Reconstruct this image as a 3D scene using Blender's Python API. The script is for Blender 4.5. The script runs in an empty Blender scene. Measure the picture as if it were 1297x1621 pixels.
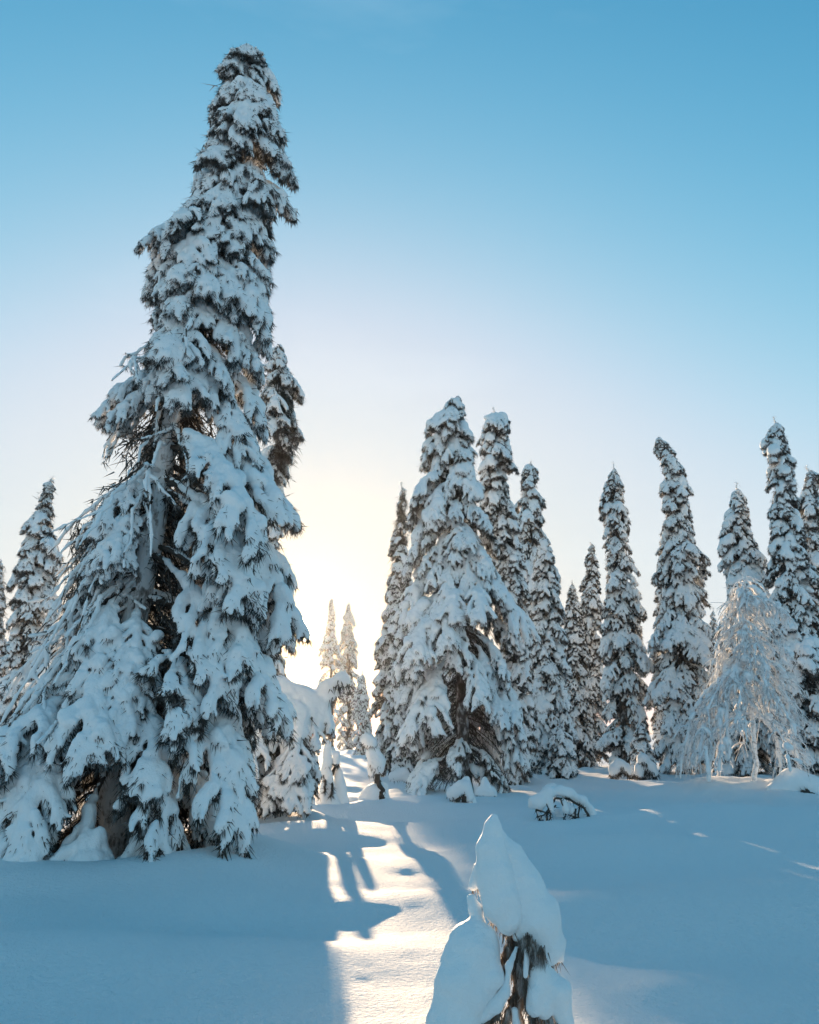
import bpy, math, random
import numpy as np
from mathutils import Vector, Matrix

C = bpy.context.scene
COL = C.collection
R = math.radians
# ------------------------------------------------------------------ camera
EYE = 1.6
PITCH = R(15.3)
FPX = 1297.0
cam = bpy.data.cameras.new('camera')
cam.sensor_fit = 'HORIZONTAL'
cam.angle = 2 * math.atan(648.5 / FPX)
cam.clip_start = 0.05
cam.clip_end = 12000
camo = bpy.data.objects.new('camera', cam)
COL.objects.link(camo)
camo.location = (0, 0, EYE)
camo.rotation_euler = (math.pi / 2 + PITCH, 0, 0)
C.camera = camo
# ------------------------------------------------------------------ light
SUN_EL, SUN_AZ = R(7.1), R(-7.2)          # azimuth measured from +Y towards +X
S = Vector((math.sin(SUN_AZ) * math.cos(SUN_EL), math.cos(SUN_AZ) * math.cos(SUN_EL), math.sin(SUN_EL)))
sl = bpy.data.lights.new('sun', 'SUN')
sl.energy = 4.2
sl.angle = R(0.53)
sl.color = (1.0, 0.70, 0.43)
so = bpy.data.objects.new('sun', sl)
COL.objects.link(so)
so.rotation_euler = S.to_track_quat('Z', 'Y').to_euler()

W = bpy.data.worlds.new('World')
C.world = W
W.use_nodes = True
nt = W.node_tree
N = nt.nodes
bg = N['Background']
SKY_STRENGTH = 0.125
bg.inputs['Strength'].default_value = SKY_STRENGTH
sky = N.new('ShaderNodeTexSky')
sky.sky_type = 'NISHITA'
sky.sun_disc = False
sky.sun_elevation = SUN_EL
sky.sun_rotation = SUN_AZ
sky.air_density = 1.0
sky.dust_density = 0.6
sky.ozone_density = 1.0


def wnode(t, **kw):
    n = N.new(t)
    for k, v in kw.items():
        setattr(n, k, v)
    return n


def wmath(op, a, b=None, c=None):
    n = wnode('ShaderNodeMath', operation=op)
    for i, v in enumerate((a, b, c)):
        if v is None:
            continue
        if isinstance(v, (int, float)):
            n.inputs[i].default_value = v
        else:
            nt.links.new(v, n.inputs[i])
    return n.outputs[0]


tc = wnode('ShaderNodeTexCoord')
# the air's colour response, the same over the whole dome: a steeper blue aloft, a paler band low down
SKY_GAIN = 4.3
sepc = wnode('ShaderNodeSeparateColor')
nt.links.new(sky.outputs[0], sepc.inputs[0])
comb = wnode('ShaderNodeCombineColor')
for i_, (amp, pw, sc_, tail) in enumerate(((0.470, 2.25, 0.22, 0.13), (0.530, 1.52, 0.19, 0.05), (0.605, 1.45, 0.185, -0.24))):
    x_ = wmath('MULTIPLY', sepc.outputs[i_], 0.1)
    e_ = wmath('SUBTRACT', 1.0, wmath('EXPONENT', wmath('MULTIPLY', wmath('POWER', wmath('MULTIPLY', x_, 1 / sc_), pw), -1)))
    y_ = wmath('ADD', wmath('MULTIPLY', e_, amp), wmath('MULTIPLY', wmath('MAXIMUM', wmath('SUBTRACT', x_, 0.35), 0.0), tail))
    nt.links.new(wmath('MULTIPLY', y_, SKY_GAIN), comb.inputs[i_])
# thin cirrus streaks
mp = wnode('ShaderNodeMapping')
mp.inputs['Scale'].default_value = (1.2, 1.2, 5.0)
mp.inputs['Rotation'].default_value = (0.2, 0.25, 0)
nt.links.new(tc.outputs['Generated'], mp.inputs[0])
nz = wnode('ShaderNodeTexNoise')
nz.inputs['Scale'].default_value = 1.5
nz.inputs['Detail'].default_value = 7
nz.inputs['Roughness'].default_value = 0.55
nt.links.new(mp.outputs[0], nz.inputs['Vector'])
cr = wnode('ShaderNodeMapRange')
cr.inputs['From Min'].default_value = 0.54
cr.inputs['From Max'].default_value = 0.80
cr.inputs['To Min'].default_value = 0.0
cr.inputs['To Max'].default_value = 0.16
nt.links.new(nz.outputs[0], cr.inputs['Value'])
cmix = wnode('ShaderNodeMix', data_type='RGBA', blend_type='MIX')
nt.links.new(cr.outputs[0], cmix.inputs['Factor'])
nt.links.new(comb.outputs[0], cmix.inputs[6])
cmix.inputs[7].default_value = (2.9, 3.3, 3.5, 1)
# solar aureole and disc
dp = wnode('ShaderNodeVectorMath', operation='DOT_PRODUCT')
nt.links.new(tc.outputs['Generated'], dp.inputs[0])
dp.inputs[1].default_value = S
ang = wmath('ARCCOSINE', wmath('MINIMUM', dp.outputs['Value'], 1.0))
a1 = wmath('MULTIPLY', wmath('EXPONENT', wmath('MULTIPLY', ang, -1 / R(2.2))), 1.0)
a2 = wmath('MULTIPLY', wmath('EXPONENT', wmath('MULTIPLY', ang, -1 / R(7.0))), 0.30)
disc = wnode('ShaderNodeMapRange', interpolation_type='SMOOTHSTEP')
disc.inputs['From Min'].default_value = R(0.85)
disc.inputs['From Max'].default_value = R(0.70)
disc.inputs['To Min'].default_value = 0
disc.inputs['To Max'].default_value = 60
nt.links.new(ang, disc.inputs['Value'])
asum = wmath('ADD', wmath('ADD', a1, a2), disc.outputs[0])
ac = wnode('ShaderNodeVectorMath', operation='SCALE')
ac.inputs[0].default_value = (1.0, 0.82, 0.45)
nt.links.new(asum, ac.inputs['Scale'])
fin = wnode('ShaderNodeVectorMath', operation='ADD')
nt.links.new(cmix.outputs[2], fin.inputs[0])
nt.links.new(ac.outputs[0], fin.inputs[1])
nt.links.new(fin.outputs[0], bg.inputs['Color'])

C.view_settings.view_transform = 'Standard'
C.view_settings.look = 'None'
C.view_settings.exposure = 1.52
C.view_settings.gamma = 1
C.view_settings.use_curve_mapping = False
C.render.engine = 'CYCLES'
C.cycles.use_denoising = True
C.cycles.max_bounces = 8
C.cycles.diffuse_bounces = 5
C.cycles.sample_clamp_indirect = 6

# ------------------------------------------------------------------ maths helpers
CP, SP = math.cos(PITCH), math.sin(PITCH)


def P(px, py, Y):
    """world point at distance Y along the view's ground direction, seen at photo pixel px, py"""
    u = (px - 648.5) / FPX
    v = -(py - 810.5) / FPX
    s = Y / (CP - v * SP)
    return np.array((u * s, Y, EYE + s * (SP + v * CP)))


def mpp(py, Y):
    v = -(py - 810.5) / FPX
    return Y / (CP - v * SP) / FPX


def proj(p):
    d = CP * p[1] + SP * (p[2] - EYE)
    w = -SP * p[1] + CP * (p[2] - EYE)
    return 648.5 + FPX * p[0] / d, 810.5 - FPX * w / d


def _hash(ix, iy, iz, seed):
    h = (ix.astype(np.int64) * 374761393 + iy.astype(np.int64) * 668265263 + iz.astype(np.int64) * 2147483647 + seed * 974711) & 0xFFFFFFFF
    h = ((h ^ (h >> 13)) * 1274126177) & 0xFFFFFFFF
    h = h ^ (h >> 16)
    return (h & 0xFFFF) / 32767.5 - 1.0


def vnoise(x, y, z, seed=0):
    x, y, z = np.broadcast_arrays(np.asarray(x, float), np.asarray(y, float), np.asarray(z, float))
    fx, fy, fz = np.floor(x), np.floor(y), np.floor(z)
    tx, ty, tz = x - fx, y - fy, z - fz
    tx, ty, tz = [t * t * t * (t * (t * 6 - 15) + 10) for t in (tx, ty, tz)]
    ix, iy, iz = fx.astype(np.int64), fy.astype(np.int64), fz.astype(np.int64)
    out = 0
    for a in (0, 1):
        for b in (0, 1):
            for c in (0, 1):
                w = (tx if a else 1 - tx) * (ty if b else 1 - ty) * (tz if c else 1 - tz)
                out = out + w * _hash(ix + a, iy + b, iz + c, seed)
    return out


def surf_nets(F, org, h):
    Sg = F < 0
    nx, ny, nz_ = F.shape
    cnt = np.zeros((nx - 1, ny - 1, nz_ - 1), np.int8)
    for a in (0, 1):
        for b in (0, 1):
            for c in (0, 1):
                cnt += Sg[a:nx - 1 + a, b:ny - 1 + b, c:nz_ - 1 + c]
    act = (cnt > 0) & (cnt < 8)
    idx = -np.ones(act.shape, np.int64)
    ci = np.argwhere(act)
    n = len(ci)
    idx[act] = np.arange(n)
    acc = np.zeros((n, 3))
    k = np.zeros(n)
    corners = [(a, b, c) for a in (0, 1) for b in (0, 1) for c in (0, 1)]
    for p in corners:
        for ax in range(3):
            if p[ax] == 0:
                q = list(p)
                q[ax] = 1
                f0 = F[ci[:, 0] + p[0], ci[:, 1] + p[1], ci[:, 2] + p[2]]
                f1 = F[ci[:, 0] + q[0], ci[:, 1] + q[1], ci[:, 2] + q[2]]
                m = (f0 < 0) != (f1 < 0)
                t = np.where(m, f0 / np.where(m, f0 - f1, 1), 0)
                pt = np.tile(np.array(p, float), (n, 1))
                pt[:, ax] += t
                acc[m] += pt[m]
                k[m] += 1
    V = org + (ci + acc / k[:, None]) * h
    quads = []
    for ax in range(3):
        o1, o2 = [(1, 2), (2, 0), (0, 1)][ax]
        s0 = [slice(1, -1)] * 3
        s1 = [slice(1, -1)] * 3
        s0[ax] = slice(0, -1)
        s1[ax] = slice(1, None)
        A, B = Sg[tuple(s0)], Sg[tuple(s1)]
        e = np.argwhere(A != B)
        if len(e) == 0:
            continue
        flip = ~A[e[:, 0], e[:, 1], e[:, 2]]
        off = np.ones(3, int)
        off[ax] = 0
        e = e + off
        d1 = np.zeros(3, int)
        d1[o1] = 1
        d2 = np.zeros(3, int)
        d2[o2] = 1
        q = [e - d1 - d2, e - d2, e, e - d1]
        q = np.stack([idx[x[:, 0], x[:, 1], x[:, 2]] for x in q], 1)
        q[flip] = q[flip][:, ::-1]
        quads.append(q)
    return V, np.concatenate(quads)


def snow_sdf(caps, h, k=0.04, noise=((7, 0.022), (19, 0.008)), seed=0, floor=None, sag=0.0):
    """caps: list of (a, b, ra, rb) -> surface of their smooth union with a lumpy skin"""
    A = np.array([c[0] for c in caps], float)
    B = np.array([c[1] for c in caps], float)
    ra = np.array([c[2] for c in caps], float)
    rb = np.array([c[3] for c in caps], float)
    rm = np.maximum(ra, rb)[:, None] + 0.05 + 2 * h
    lo = np.minimum((A - rm).min(0), (B - rm).min(0)) - 2 * h
    hi = np.maximum((A + rm).max(0), (B + rm).max(0)) + 2 * h
    n = np.ceil((hi - lo) / h).astype(int) + 2
    ax = [lo[i] + np.arange(n[i]) * h for i in range(3)]
    E = np.zeros(n)
    for i in range(len(caps)):
        m = max(ra[i], rb[i]) + 6 * k + h
        l = np.minimum(A[i], B[i]) - m
        u = np.maximum(A[i], B[i]) + m
        s = [slice(max(0, int((l[j] - lo[j]) / h)), min(n[j], int((u[j] - lo[j]) / h) + 2)) for j in range(3)]
        X, Y, Z = np.meshgrid(ax[0][s[0]], ax[1][s[1]], ax[2][s[2]], indexing='ij')
        ab = B[i] - A[i]
        t = ((X - A[i][0]) * ab[0] + (Y - A[i][1]) * ab[1] + (Z - A[i][2]) * ab[2]) / max(ab @ ab, 1e-9)
        t = np.clip(t, 0, 1)
        d = np.sqrt((X - A[i][0] - t * ab[0]) ** 2 + (Y - A[i][1] - t * ab[1]) ** 2 + (Z - A[i][2] - t * ab[2]) ** 2)
        d = d - (ra[i] + (rb[i] - ra[i]) * t)
        E[tuple(s)] += np.exp(-np.clip(d / k, -40, 40))
    F = -k * np.log(E + 1e-9)
    F = np.minimum(F, 6 * k)
    X, Y, Z = np.meshgrid(*ax, indexing='ij')
    for f, a in noise:
        F = F + a * vnoise(X * f, Y * f, Z * f * 0.7, seed + int(f))
    if floor is not None:
        F = np.maximum(F, floor - Z)
    F[0], F[-1] = 1, 1
    F[:, 0], F[:, -1] = 1, 1
    F[:, :, 0], F[:, :, -1] = 1, 1
    return surf_nets(F, lo, h)


def vert_normals(V, Q):
    n = np.cross(V[Q[:, 2]] - V[Q[:, 0]], V[Q[:, 3]] - V[Q[:, 1]])
    o = np.zeros_like(V)
    for i in range(4):
        np.add.at(o, Q[:, i], n)
    return o / (np.linalg.norm(o, axis=1, keepdims=True) + 1e-12)


def tube(pts, rad, sides=5):
    pts = np.asarray(pts, float)
    n = len(pts)
    T = np.gradient(pts, axis=0)
    T /= np.linalg.norm(T, axis=1, keepdims=True) + 1e-12
    ref = np.where(np.abs(T[:, 2:3]) > 0.9, np.array([[1.0, 0, 0]]), np.array([[0, 0, 1.0]]))
    U = np.cross(T, ref)
    U /= np.linalg.norm(U, axis=1, keepdims=True) + 1e-12
    Wv = np.cross(T, U)
    a = np.arange(sides) / sides * 2 * np.pi
    rad = np.broadcast_to(np.asarray(rad, float), (n,))
    V = pts[:, None, :] + rad[:, None, None] * (np.cos(a)[None, :, None] * U[:, None, :] + np.sin(a)[None, :, None] * Wv[:, None, :])
    V = V.reshape(-1, 3)
    i = np.arange(n - 1)[:, None] * sides
    j = np.arange(sides)[None, :]
    q = np.stack([i + j, i + sides + j, i + sides + (j + 1) % sides, i + (j + 1) % sides], -1).reshape(-1, 4)
    return V, q


def spikes(base, dirn, length, width):
    """three-sided needles: base points (n,3), directions, lengths, widths"""
    n = len(base)
    d = dirn / (np.linalg.norm(dirn, axis=1, keepdims=True) + 1e-9)
    ref = np.where(np.abs(d[:, 2:3]) > 0.8, np.array([[1.0, 0, 0]]), np.array([[0, 0, 1.0]]))
    u = np.cross(d, ref)
    u /= np.linalg.norm(u, axis=1, keepdims=True) + 1e-9
    w = np.cross(d, u)
    V = np.zeros((n, 4, 3))
    for k in range(3):
        a = k * 2.0944
        V[:, k] = base + width[:, None] * (math.cos(a) * u + math.sin(a) * w)
    V[:, 3] = base + d * length[:, None]
    i = np.arange(n)[:, None] * 4
    F = np.concatenate([i + np.array([[0, 1, 3]]), i + np.array([[1, 2, 3]]), i + np.array([[2, 0, 3]])])
    return V.reshape(-1, 3), F


def merge(parts):
    """parts: list of (V, faces, material index)"""
    Vs, Fs, Ms, o = [], [], [], 0
    for V, F, m in parts:
        if len(F) == 0:
            continue
        Vs.append(V)
        Fs.append(F + o)
        Ms.append(np.full(len(F), m))
        o += len(V)
    return Vs, Fs, Ms


def mk_mesh(name, parts, mats, smooth=True):
    Vs, Fs, Ms = merge(parts)
    me = bpy.data.meshes.new(name)
    V = np.concatenate(Vs)
    me.vertices.add(len(V))
    me.vertices.foreach_set('co', V.astype(np.float32).ravel())
    loops = np.concatenate([f.ravel() for f in Fs]).astype(np.int32)
    tot = np.concatenate([np.full(len(f), f.shape[1]) for f in Fs]).astype(np.int32)
    st = np.concatenate([[0], np.cumsum(tot)[:-1]]).astype(np.int32)
    me.loops.add(len(loops))
    me.loops.foreach_set('vertex_index', loops)
    me.polygons.add(len(tot))
    me.polygons.foreach_set('loop_start', st)
    me.polygons.foreach_set('loop_total', tot)
    me.polygons.foreach_set('material_index', np.concatenate(Ms).astype(np.int32))
    if smooth:
        me.polygons.foreach_set('use_smooth', np.ones(len(tot), bool))
    for m in mats:
        me.materials.append(m)
    me.update(calc_edges=True)
    return me


def obj(name, me, parent=None, loc=None):
    o = bpy.data.objects.new(name, me)
    COL.objects.link(o)
    if parent is not None:
        o.parent = parent
    if loc is not None:
        o.location = loc
    return o


def thing(name, label, cat, loc=(0, 0, 0), group=None):
    o = bpy.data.objects.new(name, None)
    o.empty_display_size = 0.3
    COL.objects.link(o)
    o.location = loc
    o['label'] = label
    o['category'] = cat
    if group:
        o['group'] = group
    return o


# ------------------------------------------------------------------ materials
def new_mat(name):
    m = bpy.data.materials.new(name)
    m.use_nodes = True
    t = m.node_tree
    return m, t, t.nodes['Principled BSDF']


def noise_node(t, scale, detail=4, rough=0.55, coord='Object', stretch=None):
    tcn = t.nodes.new('ShaderNodeTexCoord')
    src = tcn.outputs[coord]
    if stretch:
        mpn = t.nodes.new('ShaderNodeMapping')
        mpn.inputs['Scale'].default_value = stretch
        t.links.new(src, mpn.inputs[0])
        src = mpn.outputs[0]
    n = t.nodes.new('ShaderNodeTexNoise')
    n.inputs['Scale'].default_value = scale
    n.inputs['Detail'].default_value = detail
    n.inputs['Roughness'].default_value = rough
    t.links.new(src, n.inputs['Vector'])
    return n.outputs[0]


def ramp(t, src, stops):
    r = t.nodes.new('ShaderNodeValToRGB')
    e = r.color_ramp.elements
    while len(e) < len(stops):
        e.new(0.5)
    for el, (p, c) in zip(e, stops):
        el.position = p
        el.color = (*c, 1)
    t.links.new(src, r.inputs[0])
    return r.outputs[0]


def bump(t, bsdf, src, dist, strength=1.0, prev=None):
    b = t.nodes.new('ShaderNodeBump')
    b.inputs['Strength'].default_value = strength
    b.inputs['Distance'].default_value = dist
    t.links.new(src, b.inputs['Height'])
    if prev is not None:
        t.links.new(prev, b.inputs['Normal'])
    t.links.new(b.outputs[0], bsdf.inputs['Normal'])
    return b.outputs[0]


def snow_material(name, scale, dist, sss=0.0):
    m, t, b = new_mat(name)
    col = ramp(t, noise_node(t, 3.0, 3), [(0.3, (0.86, 0.868, 0.875)), (0.7, (0.91, 0.912, 0.915))])
    t.links.new(col, b.inputs['Base Color'])
    b.inputs['Roughness'].default_value = 0.65
    b.inputs['Specular IOR Level'].default_value = 0.10
    if sss:
        b.inputs['Subsurface Weight'].default_value = sss
        b.inputs['Subsurface Radius'].default_value = (0.05, 0.055, 0.06)
        b.inputs['Subsurface Scale'].default_value = 0.6
    p = bump(t, b, noise_node(t, scale, 3, 0.6), dist, 0.6)
    bump(t, b, noise_node(t, scale * 4, 2, 0.6), dist * 0.3, 0.5, p)
    return m


M_SNOW = snow_material('snow_load', 14, 0.03)
M_SNOW_NEAR = snow_material('snow_load_near', 30, 0.014)

M_GROUND, t, b = new_mat('snow_ground')
b.inputs['Base Color'].default_value = (0.93, 0.933, 0.936, 1)
b.inputs['Roughness'].default_value = 0.75
b.inputs['Specular IOR Level'].default_value = 0.06
p_ = bump(t, b, noise_node(t, 2.2, 4, 0.55, 'Object', (1, 1.0, 1)), 0.05, 0.35)
p_ = bump(t, b, noise_node(t, 24, 4, 0.68), 0.036, 1.0, p_)
bump(t, b, noise_node(t, 110, 2, 0.6), 0.006, 0.8, p_)

M_NEEDLE, t, b = new_mat('frosted_needles')
col = ramp(t, noise_node(t, 9, 4, 0.6), [(0.34, (0.020, 0.018, 0.014)), (0.52, (0.060, 0.054, 0.045)), (0.68, (0.38, 0.385, 0.39))])
t.links.new(col, b.inputs['Base Color'])
b.inputs['Roughness'].default_value = 0.8

M_TWIG, t, b = new_mat('dead_twig')
col = ramp(t, noise_node(t, 7, 4, 0.6), [(0.35, (0.030, 0.022, 0.016)), (0.75, (0.11, 0.09, 0.075))])
t.links.new(col, b.inputs['Base Color'])
b.inputs['Roughness'].default_value = 0.9

M_TWIG_NEAR, t, b = new_mat('frayed_stem')
col = ramp(t, noise_node(t, 22, 5, 0.65, 'Object', (1, 1, 0.25)), [(0.32, (0.05, 0.035, 0.026)), (0.50, (0.24, 0.19, 0.155)), (0.62, (0.62, 0.60, 0.59))])
t.links.new(col, b.inputs['Base Color'])
b.inputs['Roughness'].default_value = 0.9
bump(t, b, noise_node(t, 60, 3, 0.6, 'Object', (1, 1, 0.3)), 0.01, 0.8)

M_BARK, t, b = new_mat('rimed_bark')
nb = noise_node(t, 5.0, 6, 0.65, 'Object', (1.0, 1.0, 0.55))
col = ramp(t, nb, [(0.33, (0.10, 0.075, 0.06)), (0.41, (0.36, 0.34, 0.33)), (0.48, (0.80, 0.81, 0.82))])
t.links.new(col, b.inputs['Base Color'])
b.inputs['Roughness'].default_value = 0.85
bump(t, b, noise_node(t, 16, 5, 0.65, 'Object', (1, 1, 0.4)), 0.05, 0.9)

M_BARK_DARK, t, b = new_mat('dark_bark')
col = ramp(t, noise_node(t, 5.0, 6, 0.65, 'Object', (1.0, 1.0, 0.55)), [(0.40, (0.05, 0.038, 0.03)), (0.52, (0.13, 0.11, 0.10)), (0.64, (0.60, 0.61, 0.62))])
t.links.new(col, b.inputs['Base Color'])
b.inputs['Roughness'].default_value = 0.9
bump(t, b, noise_node(t, 16, 5, 0.65, 'Object', (1, 1, 0.4)), 0.05, 0.9)

M_RIME, t, b = new_mat('hoar_frosted_branch')
col = ramp(t, noise_node(t, 11, 4, 0.6), [(0.30, (0.22, 0.19, 0.17)), (0.42, (0.68, 0.68, 0.69)), (0.55, (0.88, 0.885, 0.89))])
t.links.new(col, b.inputs['Base Color'])
b.inputs['Roughness'].default_value = 0.7
bump(t, b, noise_node(t, 40, 3), 0.012, 0.7)

# ------------------------------------------------------------------ ground
HERO_Y = 11.3
hero_b = P(178, 1345, HERO_Y)
MOUNDS = [  # x, y, sx, sy, height
    (-0.9, 14.6, 1.9, 0.75, 0.12), (-0.25, 11.6, 1.3, 0.62, 0.07), (0.25, 8.9, 1.5, 0.55, 0.03), (-0.5, 6.6, 1.0, 0.6, 0.07),
    (3.9, 8.3, 3.0, 1.0, 0.34), (2.9, 12.6, 2.6, 1.0, 0.26), (6.5, 16.5, 4, 1.5, 0.32), (-3.0, 6.6, 1.6, 0.9, 0.16), (-1.5, 8.2, 0.5, 0.3, -0.05), (1.9, 6.0, 0.8, 0.5, 0.08),
    (-0.6, 19.0, 2.0, 0.8, 0.14), (1.0, 22.0, 3.0, 1.0, 0.15), (9.5, 24.0, 2.5, 1.6, 0.3), (0.6, 4.6, 0.9, 0.8, 0.10),
    (4.5, 30.0, 5, 1.5, 0.2),
]


BASES = []
for px_, Y_, w_ in ((430, 17, 1.1), (722, 25, 1.9), (815, 28.5, 1.2), (626, 34, 1.2), (857, 37, 1.4), (872, 31, 1.3), (886, 29.5, 1.0), (918, 43, 1.3), (936, 45, 1.3), (988, 39, 1.5), (1082, 37, 1.7),
                    (1185, 33, 1.8), (1266, 31, 1.8), (1288, 25.5, 1.4), (35, 27, 1.7), (95, 24, 1.6), (1190, 23.5, 2.2), (1019, 34.5, 1.1), (440, 16, 1.0), (520, 19.4, 0.7), (594, 20, 0.8), (880, 16, 1.0)):
    q_ = P(px_, 1240, Y_)
    BASES.append((q_[0], Y_, w_))


def ground_z(x, y):
    x, y = np.asarray(x, float), np.asarray(y, float)
    r = np.sqrt(x * x + y * y)
    z = 0.10 * vnoise(x * 0.22, y * 0.30, 0.0, 5) + 0.075 * vnoise(x * 0.55, y * 0.75, 3.0, 6) + 0.020 * vnoise(x * 1.7, y * 2.3, 7.0, 7) + 0.004 * vnoise(x * 6.5, y * 7.5, 2.0, 8)
    z = z * np.clip(r / 3.0, 0.3, 1)
    for mx, my, sx, sy, h in MOUNDS:
        z = z + h * np.exp(-((x - mx) / sx) ** 2 - ((y - my) / sy) ** 2)
    for bx_, by_, w_ in BASES:
        d2 = ((x - bx_) ** 2 + (y - by_) ** 2) / (w_ * w_)
        e_ = np.exp(-d2)
        z = z + e_ * (0.14 + 0.10 * vnoise(x * 2.2, y * 2.2, 5.0, 14)) - 0.16 * np.exp(-d2 * 5)
    dh = np.sqrt((x - hero_b[0]) ** 2 + ((y - hero_b[1]) * 1.0) ** 2)
    z = z + 0.30 * np.exp(-((dh - 1.7) / 0.8) ** 2) - 0.30 * np.exp(-(dh / 0.55) ** 2)
    z = z + np.clip(r - 60, 0, None) * 0.004 * (1 + 0.5 * vnoise(x * 0.004, y * 0.004, 1.0, 9))
    return z


def build_ground():
    na = 900
    # finer angular step in front of the camera
    t_ = np.linspace(-1, 1, na, endpoint=False)
    a = np.pi * (0.25 * t_ + 0.75 * t_ ** 3)
    rr = np.concatenate([np.linspace(0.4, 3.0, 16, endpoint=False), np.geomspace(3.0, 60, 230, endpoint=False), np.geomspace(60, 600, 40)])
    nr = len(rr)
    A, RR = np.meshgrid(a, rr)
    X, Y = RR * np.sin(A), RR * np.cos(A)
    Z = ground_z(X, Y)
    V = np.stack([X, Y, Z], -1).reshape(-1, 3)
    V = np.concatenate([V, [[0, 0, float(ground_z(0, 0))]]])
    i = np.arange(nr - 1)[:, None] * na
    j = np.arange(na)[None, :]
    q = np.stack([i + j, i + (j + 1) % na, i + na + (j + 1) % na, i + na + j], -1).reshape(-1, 4)
    q = q[:, ::-1]
    c = len(V) - 1
    tri = np.stack([np.full(na, c), (np.arange(na) + 1) % na, np.arange(na)], 1)
    me = mk_mesh('ground', [(V, q, 0), (V[:0], tri[:0], 0)], [M_GROUND])
    o = obj('ground', me)
    o['kind'] = 'structure'
    return o


g = build_ground()


def gz(x, y):
    return float(ground_z(x, y))


# ------------------------------------------------------------------ boughs
def bough_geo(seed, L, a0, a1, ntw, tl, bare, rmain, vox=0.022, nspike=30, fat=1.0, nfing=3, capp=0.82):
    rng = np.random.default_rng(seed)
    n = 14
    t = np.linspace(0, 1, n)
    pit = a0 + (a1 - a0) * t ** 0.8 + rng.normal(0, 0.07, n)
    yaw = np.cumsum(rng.normal(0, 0.07, n))
    d = np.stack([np.cos(pit) * np.cos(yaw), np.cos(pit) * np.sin(yaw), np.sin(pit)], 1) * L / (n - 1)
    main = np.concatenate([[[0, 0, 0]], np.cumsum(d[:-1], 0)])
    mt = np.gradient(main, axis=0)
    mt /= np.linalg.norm(mt, axis=1, keepdims=True)
    caps, sp_b, sp_d, wood = [], [], [], []

    def at(path, u):
        f = np.clip(u, 0, 1) * (len(path) - 1)
        i = int(min(f, len(path) - 2))
        return path[i] + (path[i + 1] - path[i]) * (f - i)
    rm = rmain * (0.38 + 0.75 * np.sin(np.pi * np.clip((t - bare * 0.6) / (1.0 - bare * 0.6), 0, 1) ** 0.9)) * rng.uniform(0.8, 1.2, n)
    for i in range(n - 1):
        up = np.array([0, 0, 0.55])
        caps.append((main[i] + up * rm[i], main[i + 1] + up * rm[i + 1], rm[i], rm[i + 1]))
    wood.append(tube(main, np.linspace(0.022, 0.006, n) * (0.7 + 0.5 * L), 5))

    def twig(p0, dirv, length, r0, sub):
        m = 6
        pts = [p0]
        dv = dirv.copy()
        for k in range(m - 1):
            dv = dv + np.array([0, 0, -0.27]) + rng.normal(0, 0.10, 3)
            dv /= np.linalg.norm(dv)
            pts.append(pts[-1] + dv * length / (m - 1))
        pts = np.array(pts)
        rr_ = r0 * np.array([0.8, 1.1, 1.15, 1.0, 0.75, 0.45]) * rng.uniform(0.85, 1.2)
        for k in range(m - 1):
            if rng.random() < capp:
                caps.append((pts[k] + [0, 0, rr_[k] * 0.5], pts[k + 1] + [0, 0, rr_[k + 1] * 0.5], rr_[k], rr_[k + 1]))
        for q in range(nfing if sub else max(1, nfing // 2)):     # little snow-coated side shoots hanging off the twig
            p = at(pts, rng.uniform(0.3, 1.0))
            fl = rng.uniform(0.06, 0.20) * (0.6 + 0.6 * min(1, length))
            fd = (pts[-1] - pts[0]) / (np.linalg.norm(pts[-1] - pts[0]) + 1e-9) * 0.5 + np.array([0, 0, -0.55]) + rng.normal(0, 0.35, 3)
            fd /= np.linalg.norm(fd)
            fr_ = rng.uniform(0.020, 0.036)
            caps.append((p, p + fd * fl, fr_, fr_ * 0.55))
        for q in range(nspike):
            u = rng.uniform(0.0, 1.0) ** 0.8
            p = at(pts, u)
            tdir = at(pts, min(1, u + 0.1)) - at(pts, max(0, u - 0.1))
            tdir /= np.linalg.norm(tdir) + 1e-9
            sp_b.append(p + rng.normal(0, 0.012, 3))
            sp_d.append(tdir * 0.75 + np.array([0, 0, -0.42]) + rng.normal(0, 0.40, 3))
        wood.append(tube(pts, np.linspace(0.010, 0.003, m), 3))
        if sub:
            for k in range(sub):
                u = rng.uniform(0.25, 0.85)
                p = at(pts, u)
                s_ = rng.choice([-1, 1])
                dd = (pts[-1] - pts[0])
                dd /= np.linalg.norm(dd)
                side = np.cross(dd, [0, 0, 1])
                twig(p, dd * 0.7 + side * s_ * 0.7, length * rng.uniform(0.35, 0.55), r0 * 0.72, 0)

    for i in range(ntw):
        u = bare + (0.98 - bare) * (i + rng.uniform(0, 0.7)) / ntw
        p = at(main, u)
        td = at(main, min(1, u + 0.08)) - at(main, max(0, u - 0.08))
        td /= np.linalg.norm(td)
        s_ = 1 if i % 2 else -1
        side = np.array([-td[1], td[0], 0])
        side /= np.linalg.norm(side) + 1e-9
        ang_ = rng.uniform(0.6, 1.15)
        dv = td * math.cos(ang_) + side * s_ * math.sin(ang_)
        dv[2] = dv[2] * 0.6
        prof = math.sin(math.pi * min(1, 0.25 + 0.75 * (u - bare) / (1 - bare))) * 0.75 + 0.32
        twig(p, dv, tl * prof * rng.uniform(0.75, 1.25), rmain * 0.62, 2 if tl > 0.33 else 1)
    for q in range(nspike * 4):
        u = rng.uniform(bare * 0.7, 1.0)
        p = at(main, u)
        td = at(main, min(1, u + 0.05)) - at(main, max(0, u - 0.05))
        td /= np.linalg.norm(td) + 1e-9
        sp_b.append(p + rng.normal(0, 0.015, 3))
        sp_d.append(td * 0.6 + np.array([0, 0, -0.55]) + rng.normal(0, 0.45, 3))
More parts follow.
